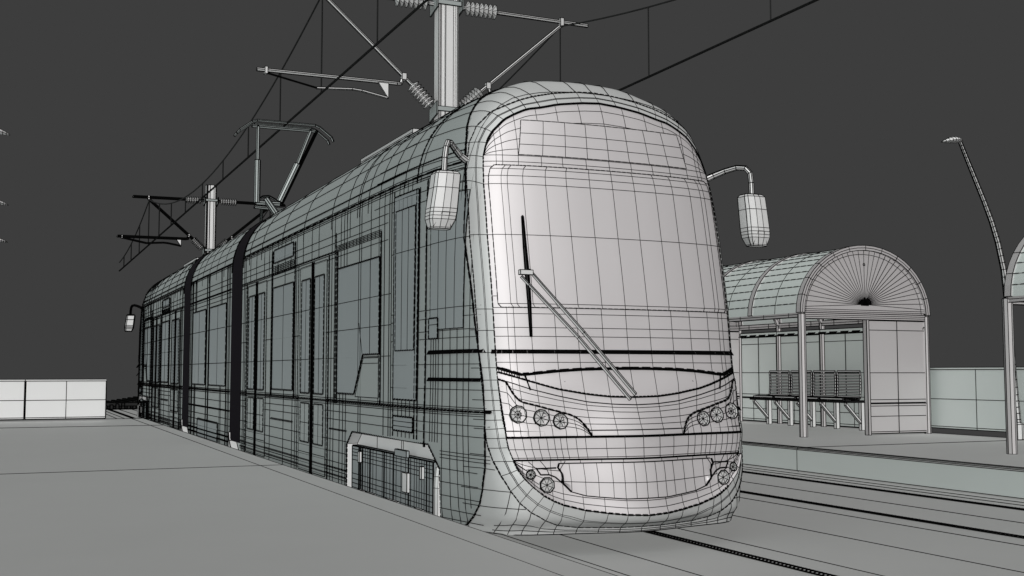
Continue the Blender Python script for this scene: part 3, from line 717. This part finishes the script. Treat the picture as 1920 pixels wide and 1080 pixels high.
# ------------------------------------------------------------------ shelters, benches
def shelter(x0, y1, label, bays=4):
    """front (camera end) at y = y1; runs away from there"""
    P = thing('tram_shelter', label, 'shelter', (x0, y1, .31), 'arched shelters on the right platform')
    W = 2.54; cx = x0 + W / 2; z0 = 2.2; H = 1.06; L = bays * 1.27; y2 = y1 + L
    A = lambda t, r=0.0: (cx - (W / 2 + r) * math.cos(t), z0 + (H + r) * math.sin(t))
    N = 24; T = [math.pi * i / N for i in range(N + 1)]
    rf = MB()
    ys = [y1 + L * i / (bays * 2) for i in range(bays * 2 + 1)]
    rf.grid([[(A(t)[0], y, A(t)[1]) for t in T] for y in ys])
    rf.grid([[(A(t, -.03)[0], y, A(t, -.03)[1]) for t in T] for y in ys])
    for t in T[1:-1]: rf.dash([(A(t, .001)[0], y, A(t, .001)[1]) for y in (y1, y2)], 1.5, .16, .8)
    for y in ys[1:-1:2]: rf.line([(A(t, .001)[0], y, A(t, .001)[1]) for t in T])
    roof = rf.build('roof', M_SIDE, P, smooth=True)
    for i in range(bays + 1):
        y = y1 + i * 1.27; rb = MB(); a = .045
        end = i in (0, bays)
        R1, R0 = .02, -.06
        yy = (y - .05, y + .05) if not end else ((y - .02, y + .08) if i == 0 else (y - .08, y + .02))
        Pn = []
        for t in T:
            o = A(t, R1); n_ = A(t, R0)
            Pn.append([(o[0], yy[0], o[1]), (o[0], yy[1], o[1]), (n_[0], yy[1], n_[1]), (n_[0], yy[0], n_[1]), (o[0], yy[0], o[1])])
        rb.grid(Pn, list(range(0, N + 1, 2)) if end else [0, N], [0, 1, 2, 3], 1.1)
        if end: rb.line([(A(t, -.02)[0], yy[0] - .001, A(t, -.02)[1]) for t in T])
        rb.build('roof_rib', M_SHEL, P)
    # end gables : half disc above, one glazed half below
    for y, first in ((y1, True), (y2, False)):
        g = MB(); yy = y + .03; r0 = -.06
        pts = [(A(t, r0)[0], yy, A(t, r0)[1]) for t in T]; c = (cx, yy, z0 + .1)
        k = len(pts); q = pts + [(p[0], yy + .02, p[2]) for p in pts] + [c, (cx, yy + .02, z0 + .1)]
        g.add(q, [(i, i + 1, 2 * k) for i in range(k - 1)] + [(k + i + 1, k + i, 2 * k + 1) for i in range(k - 1)] + [(0, 2 * k, k - 1), (k, 2 * k + 1, 2 * k - 1)])
        NT = 34
        for i in range(1, NT): 
            t = math.pi * i / NT; p = A(t, r0); g.line([(cx + (.05 if p[0] > cx else -.05) * 0, yy - .001, z0 + .15), (p[0], yy - .001, p[1])], .9)
        g.line([(A(t, -.12)[0], yy - .001, A(t, -.12)[1]) for t in T], .9)
        for z in (z0 + .06, z0 + .03): g.line([(x0 + .05, yy - .001, z), (x0 + W - .05, yy - .001, z)], .9)
        ci = [(cx + .02 * math.cos(a), yy - .002, z0 + .78 + .02 * math.sin(a)) for a in [i * math.pi / 4 for i in range(9)]]; g.line(ci, 1.2)
        for i in range(-4, 5): g.line([(cx, yy - .003, z0 + .26), (cx + i * .018, yy - .003, z0 + .13)], 1.6)
        g.build('gable_panel', M_SHEL, P)
        b = MB(); b.box(x0 + .05, x0 + W - .05, y, y + .06, z0 - .09, z0, 1.3)
        for z in (z0 - .06, z0 - .03): b.line([(x0 + .05, y - .001, z), (x0 + W - .05, y - .001, z)])
        b.build('gable_beam', M_SHEL, P)
        s_ = MB(); xa, xb = cx + .05, x0 + W - .07
        s_.box(xa, xb, y + .02, y + .05, .33, z0 - .1, 1.6)
        for z, kk in ((z0 - .25, 1), (1.28, 1), (.86, 1), (.80, 2), (.76, 1), (.60, 1), (.36, 1)): s_.line([(xa, y + .018, z), (xb, y + .018, z)], kk)
        s_.line([((xa + xb) / 2, y + .018, .33), ((xa + xb) / 2, y + .018, z0 - .1)], 1.4)
        s_.build('end_panel', M_SHEL, P)
        e = MB(); e.box(cx, cx + .045, y, y + .08, .31, z0 - .09, 1.3); e.build('post', M_SHEL, P)
    for i in range(bays + 1):
        y = y1 + i * 1.27
        if i in (0, bays):
            p = MB(); p.tube([(x0 + .04, y + .03, .31), (x0 + .04, y + .03, z0 - .02)], .058, 8, 1.0); p.build('post', M_SHEL, P)
        p = MB(); p.tube([(x0 + W - .04, y + .03, .31), (x0 + W - .04, y + .03, z0 - .02)], .05, 8, 1.0)
        if i not in (0, bays): p.tube([(x0 + W - .04, y + .03, z0 - .02), (x0 + W - .1, y + .03, z0 + .1), (x0 + W - .2, y + .03, z0 + .3)], .045, 6, .8)
        p.build('post', M_SHEL, P)
    for X, nm in ((x0 + .01, 'eaves_beam'), (x0 + W - .07, 'eaves_beam')):
        b = MB(); b.box(X, X + .06, y1, y2, z0 - .07, z0 + .02, 1.2)
        b.line([(X - .001, y1, z0 - .03), (X - .001, y2, z0 - .03)]); 
        for i in range(bays * 2): b.line([(X - .001, y1 + i * .635 + .3, z0 - .07), (X - .001, y1 + i * .635 + .3, z0 + .02)])
        b.build(nm, M_SHEL, P)
    b = MB(); b.box(x0 + W - .09, x0 + W - .03, y1 + .06, y2 - .06, z0 - .22, z0 - .14, 1.4); b.dash([(x0 + W - .091, y1, z0 - .21), (x0 + W - .091, y2, z0 - .21)], 3, .3, 1); b.build('rear_rail', M_SIDE, P)
    for i in range(bays):
        a = y1 + i * 1.27 + .1; c = a + 1.13; X = x0 + W - .05
        p = MB(); p.box(X, X + .02, a, c, .8, z0 - .23, 1.2); p.line([(X - .001, a, z0 - .36), (X - .001, c, z0 - .36)]); p.line([(X - .001, a, 1.28), (X - .001, c, 1.28)]); p.line([(X - .001, (a + c) / 2, .8), (X - .001, (a + c) / 2, z0 - .23)], 1.4)
        p.line([(X - .001, a, .86), (X - .001, c, .86)])
        p.build('rear_panel', M_SIDE, P)
        p = MB(); p.box(X, X + .02, a, c, .34, .78, 1.2)
        for z in (.38, .58): p.line([(X - .001, a, z), (X - .001, c, z)])
        for y in (a + .37, a + .75): p.line([(X - .001, y, .34), (X - .001, y, .78)])
        p.build('lower_panel', M_SIDE, P)
    return P
shelter(11.05, 14.02, 'arched shelter with fan-lined gable and glazed rear wall, in the middle of the right platform')
shelter(11.05, 10.11 - 5.08, 'arched shelter cut off by the right edge of the view, nearer to the viewer')

def bench(y0, label, n=4, dy=.64):
    P = thing('bench', label, 'bench', (13.28, y0, .31))
    for i in range(n + 1):
        y = y0 + i * dy
        l = MB(); l.box(13.24, 13.31, y - .03, y + .03, .31, .8, 1.1); l.build('leg', M_WHITE, P)
        b = MB(); b.prism([(13.24, y - .02, .42), (13.24, y - .02, .47), (12.93, y - .02, .78), (12.93, y - .02, .73)], (0, .045, 0), 1.1); b.build('brace', M_WHITE, P)
    f = MB(); f.box(12.88, 13.3, y0 - .05, y0 + n * dy + .05, .78, .805, 1.5); f.build('seat_frame', M_METAL, P)
    for i in range(n):
        a = y0 + i * dy + .03; c = a + dy - .06
        s = MB(); prof = []
        for j in range(9): prof.append((12.9 + j * .042, .825 + .008 * math.sin(j)))
        for j in range(9): prof.append((13.27 + .02 * math.sin(j / 8 * 2.6), .86 + j * .054))
        for X, Z in prof: s.box(X, X + .008, a, c, Z, Z + .026, 1.0)
        for yy in (a, c): s.tube([(X, yy, Z) for X, Z in prof], .014, 4, 1.3)
        s.build('slatted_seat', M_STEEL, P)
bench(15.27, 'row of four slatted seats on braced legs inside the arched shelter')

# ------------------------------------------------------------------ street lamps
def lamp(x, y, s, label, zb=.31):
    P = thing('street_lamp', label, 'street lamp', (x, y, zb), 'street lamps along the platforms')
    X = lambda v: x + s * v
    pts = [(0, zb), (.0, .6), (.03, .96), (.06, 1.4), (.09, 1.9), (.12, 2.35), (.17, 2.8), (.27, 3.2), (.38, 3.5), (.52, 3.8), (.70, 4.15), (.84, 4.42), (.95, 4.64)]
    q = []
    for a, b in zip(pts, pts[1:]):
        for j in range(4): q.append((X(a[0] + (b[0]-a[0]) * j / 4), y, a[1] + (b[1]-a[1]) * j / 4))
    q.append((X(.95), y, 4.64)); r = [.052 - .028 * i / (len(q) - 1) for i in range(len(q))]
    m = MB(); m.tube(q, r, 8, 1.25); m.build('pole', M_STEEL, P)
    b = MB(); b.tube([(x, y, zb), (x, y, zb + .22), (x, y, zb + .25)], [.085, .085, .055], 8, 1); b.build('base', M_STEEL, P)
    h = MB(); rr = []; n = 10
    for i in range(9):
        t = i / 8; xx = .94 + .36 * t; a = [.028, .05, .065, .072, .07, .062, .048, .03, .01][i]; zz = 4.64 + .015 * math.sin(t * 3.1) - .035 * t
        rr.append([(X(xx), y + math.cos(u) * a * 1.5, zz + math.sin(u) * a * (.8 if math.sin(u) > 0 else .35)) for u in [2 * math.pi * j / n for j in range(n)]])
    h.grid([r_ + [r_[0]] for r_ in rr], list(range(9)), [0, 3, 5, 8], .8); h.build('lamp_head', M_WHITE, P, smooth=True)
lamp(13.57, 12.3, -1, 'curved lamp standing on the right platform beside the low wall')
lamp(-1.33, 17.25, 1, 'lamp whose head is the highest of three at the left edge', 0.31)
lamp(-1.33, 24.6, 1, 'lamp whose head is the middle of three at the left edge', 0.31)
lamp(-1.33, 31.7, 1, 'lamp whose head is the lowest and farthest of three at the left edge', 0.0)

# ------------------------------------------------------------------ low walls
def wall_run(label, panels, m, H=.80):
    P = thing('low_wall', label, 'low wall', panels[0][0], 'low panel walls at the platform edges')
    for (a, b) in panels:
        a = Vector(a); b = Vector(b); d = (b - a).normalized(); n = Vector((d.y, -d.x, 0)) * .03
        z0, z1 = .04, .82
        p = MB()
        c = [a - n, b - n, b + n, a + n]
        v = [q + Vector((0, 0, z)) for z in (z0, H) for q in c]
        p.add(v, [(0, 1, 2, 3), (7, 6, 5, 4), (0, 4, 5, 1), (1, 5, 6, 2), (2, 6, 7, 3), (3, 7, 4, 0)])
        for i in range(4): p.line([v[i], v[i + 4]], 1.6); p.line([v[i], v[(i + 1) % 4]], 1.2); p.line([v[i + 4], v[4 + (i + 1) % 4]])
        for s in (-1, 1):
            e = n * (s * 1.02)
            p.line([a + e + Vector((0, 0, H * .52)), b + e + Vector((0, 0, H * .52))]); mid = (a + b) / 2 + e
            p.line([mid + Vector((0, 0, z0)), mid + Vector((0, 0, H))]); p.line([a + e + Vector((0, 0, z0 + .03)), b + e + Vector((0, 0, z0 + .03))])
        p.build('wall_panel', m, P)
        cp = MB(); c = [a - n * 1.4, b - n * 1.4, b + n * 1.4, a + n * 1.4]; v = [q + Vector((0, 0, z)) for z in (H + .002, H + .035) for q in c]
        cp.add(v, [(0, 1, 2, 3), (7, 6, 5, 4), (0, 4, 5, 1), (1, 5, 6, 2), (2, 6, 7, 3), (3, 7, 4, 0)])
        for i in range(4): cp.line([v[i], v[(i + 1) % 4]]); cp.line([v[i + 4], v[4 + (i + 1) % 4]])
        cp.build('coping', m, P)
        f = MB(); q = a + d * .01 + Vector((0, 0, .03)); f.tube([q, q + Vector((0, 0, .76))], .007, 4, .7); q = b - d * .01 + Vector((0, 0, .03)); f.tube([q, q + Vector((0, 0, .76))], .007, 4, .7); f.build('post', M_METAL, P)
wall_run('low white panel wall across the end of the left platform', [((1.92 - 1.54 * i - 1.52, 24.85, .31), (1.92 - 1.54 * i, 24.85, .31)) for i in range(4)], M_WHITE)
wall_run('low pale panel wall along the back of the right platform', [((13.72, 14.66 - 3.0 * i, .36), (13.72, 14.66 - 3.0 * i - 2.98, .36)) for i in range(3)], M_SIDE, .97)

# ------------------------------------------------------------------ ground, platforms, tracks
g = MB(); g.box(-9, 13.74, -6, 41.6, -.3, 0, 1, False)
for x in (3.66, 4.08, 5.13, 6.045, 6.97, 8.01, 9.06, 9.26, 2.9, 3.1): g.line([(x, y, .002) for y in (-5, 2, 5, 7, 9, 12, 16, 22, 30, 41.6)])
g.line([(-9, 41.6, 0), (13.74, 41.6, 0)], 1.5)
struct(g.build('ground', M_CONC))
p = MB(); p.box(-9, 2.74, -5, 25.4, .002, .31, 1, False)
L = [-4, 1, 3, 5, 7, 9, 12, 16, 20, 25.4]
for x in (2.73, 2.49): p.line([(x, y, .31) for y in L])
for y in (12.1, 22.0, 25.4, 2.0): p.line([(-9, y, .31), (2.74, y, .31)])
struct(p.build('left_platform', M_CONC))
p = MB(); p.box(9.47, 13.75, -5, 25.4, .002, .31, 1, False)
for x in (9.475, 9.55, 9.6): p.line([(x, y, .311) for y in L])
p.line([(9.468, y, .30) for y in L]); p.line([(9.468, y, .03) for y in L])
for y in (12.12, 2.0, 22, 25.4): p.line([(9.47, y, .311), (13.75, y, .311)]); p.line([(9.468, y, 0), (9.468, y, .31)])
p.line([(13.75, y, .311) for y in L]) 
top = p.build('right_platform', M_CONC); struct(top)
fc = MB(); fc.box(9.452, 9.468, -5, 25.4, .015, .285, 1, False)
for y in (12.12, 2.0, 22): fc.line([(9.451, y, .015), (9.451, y, .285)])
fc.line([(9.451, y, .285) for y in L]); fc.line([(9.451, y, .015) for y in L])
struct(fc.build('platform_face', M_SIDE))
for xc, xs in (('left', (3.34, 4.80)), ('right', (7.30, 8.77))):
    r = MB()
    for x in xs:
        w = .045
        r.add([(x - w, -5, .004), (x + w, -5, .004), (x + w, 48.5, .004), (x - w, 48.5, .004)], [(0, 1, 2, 3)])
        for o in (-1, -.5, .5, 1): r.line([(x + o * w, y, .006) for y in (-4, 3, 5, 6, 8, 10, 14, 20, 30, 48.5)], 1.3)
        y = 4.5
        while y < 14: r.line([(x - w, y, .006), (x + w, y + .05, .007)], 1.7); y += .042 if y < 8 else .075
    o = r.build('rail_pair', M_LAMP if False else M_CONC); struct(o); o.name = 'track'
# stacked end stop on the rails beyond the tram
e = thing('buffer_stop', 'low dark slatted end stop on the track beyond the tram tail', 'end stop', (4.1, 43, 0))
b = MB()
for i in range(9): b.box(3.2 + i * .2, 3.3 + i * .2, 42 + i * .1, 46.5, .0, .12 + .03 * i, 1.6)
b.build('stop_block', M_METAL, e)
b = MB(); b.box(3.2, 4.9, 42.3, 42.4, .1, .22, 1.5); b.build('stop_beam', M_METAL, e)

# ------------------------------------------------------------------ camera, light, world
cam = bpy.data.cameras.new('camera'); co = bpy.data.objects.new('camera', cam); COL.objects.link(co)
cam.sensor_width = 36; cam.lens = 36 * 2133 / 1920; cam.clip_start = .05; cam.clip_end = 500
pt = math.atan(158 / 2133); yw = math.atan(952 / math.hypot(2133, 158))
co.location = EYE; co.rotation_euler = (math.pi / 2 + pt, 0, -yw)
scn.camera = co

sun = bpy.data.lights.new('sun', 'SUN'); so = bpy.data.objects.new('sun', sun); COL.objects.link(so)
sun.energy = 2.3; sun.angle = math.radians(10); sun.color = (1, .985, .97); sun.use_shadow = False
d = Vector((.42, .90, -.56)); so.rotation_euler = d.to_track_quat('-Z', 'Y').to_euler()

w = bpy.data.worlds.new('World'); scn.world = w; w.use_nodes = True
nt = w.node_tree; nt.nodes.clear()
out = nt.nodes.new('ShaderNodeOutputWorld'); bg = nt.nodes.new('ShaderNodeBackground')
tc = nt.nodes.new('ShaderNodeTexCoord')
def fill_lobe(dirv, col, power):  # soft fill light added to the world, outside the view
    v = nt.nodes.new('ShaderNodeVectorMath'); v.operation = 'DOT_PRODUCT'; v.inputs[1].default_value = Vector(dirv).normalized()
    nt.links.new(tc.outputs['Generated'], v.inputs[0])
    mx = nt.nodes.new('ShaderNodeMath'); mx.operation = 'MAXIMUM'; mx.inputs[1].default_value = 0; nt.links.new(v.outputs['Value'], mx.inputs[0])
    pw = nt.nodes.new('ShaderNodeMath'); pw.operation = 'POWER'; pw.inputs[1].default_value = power; nt.links.new(mx.outputs[0], pw.inputs[0])
    sc = nt.nodes.new('ShaderNodeVectorMath'); sc.operation = 'SCALE'; sc.inputs[0].default_value = col; nt.links.new(pw.outputs[0], sc.inputs['Scale'])
    return sc.outputs[0]
BASE = (.0467, .0467, .0467)
acc = None
for a in (fill_lobe((-1, -.35, .2), (.62, .74, .72), 5), fill_lobe((-.1, -.25, 1), (.34, .34, .34), 8), fill_lobe((.5, -1, .1), (.10, .08, .085), 5)):
    ad = nt.nodes.new('ShaderNodeVectorMath'); ad.operation = 'ADD'
    if acc is None: ad.inputs[0].default_value = BASE
    else: nt.links.new(acc, ad.inputs[0])
    nt.links.new(a, ad.inputs[1]); acc = ad.outputs[0]
nt.links.new(acc, bg.inputs['Color']); bg.inputs['Strength'].default_value = 1.0
nt.links.new(bg.outputs[0], out.inputs['Surface'])
scn.view_settings.view_transform = 'Standard'; scn.view_settings.look = 'None'; scn.view_settings.gamma = 1; scn.view_settings.exposure = 0
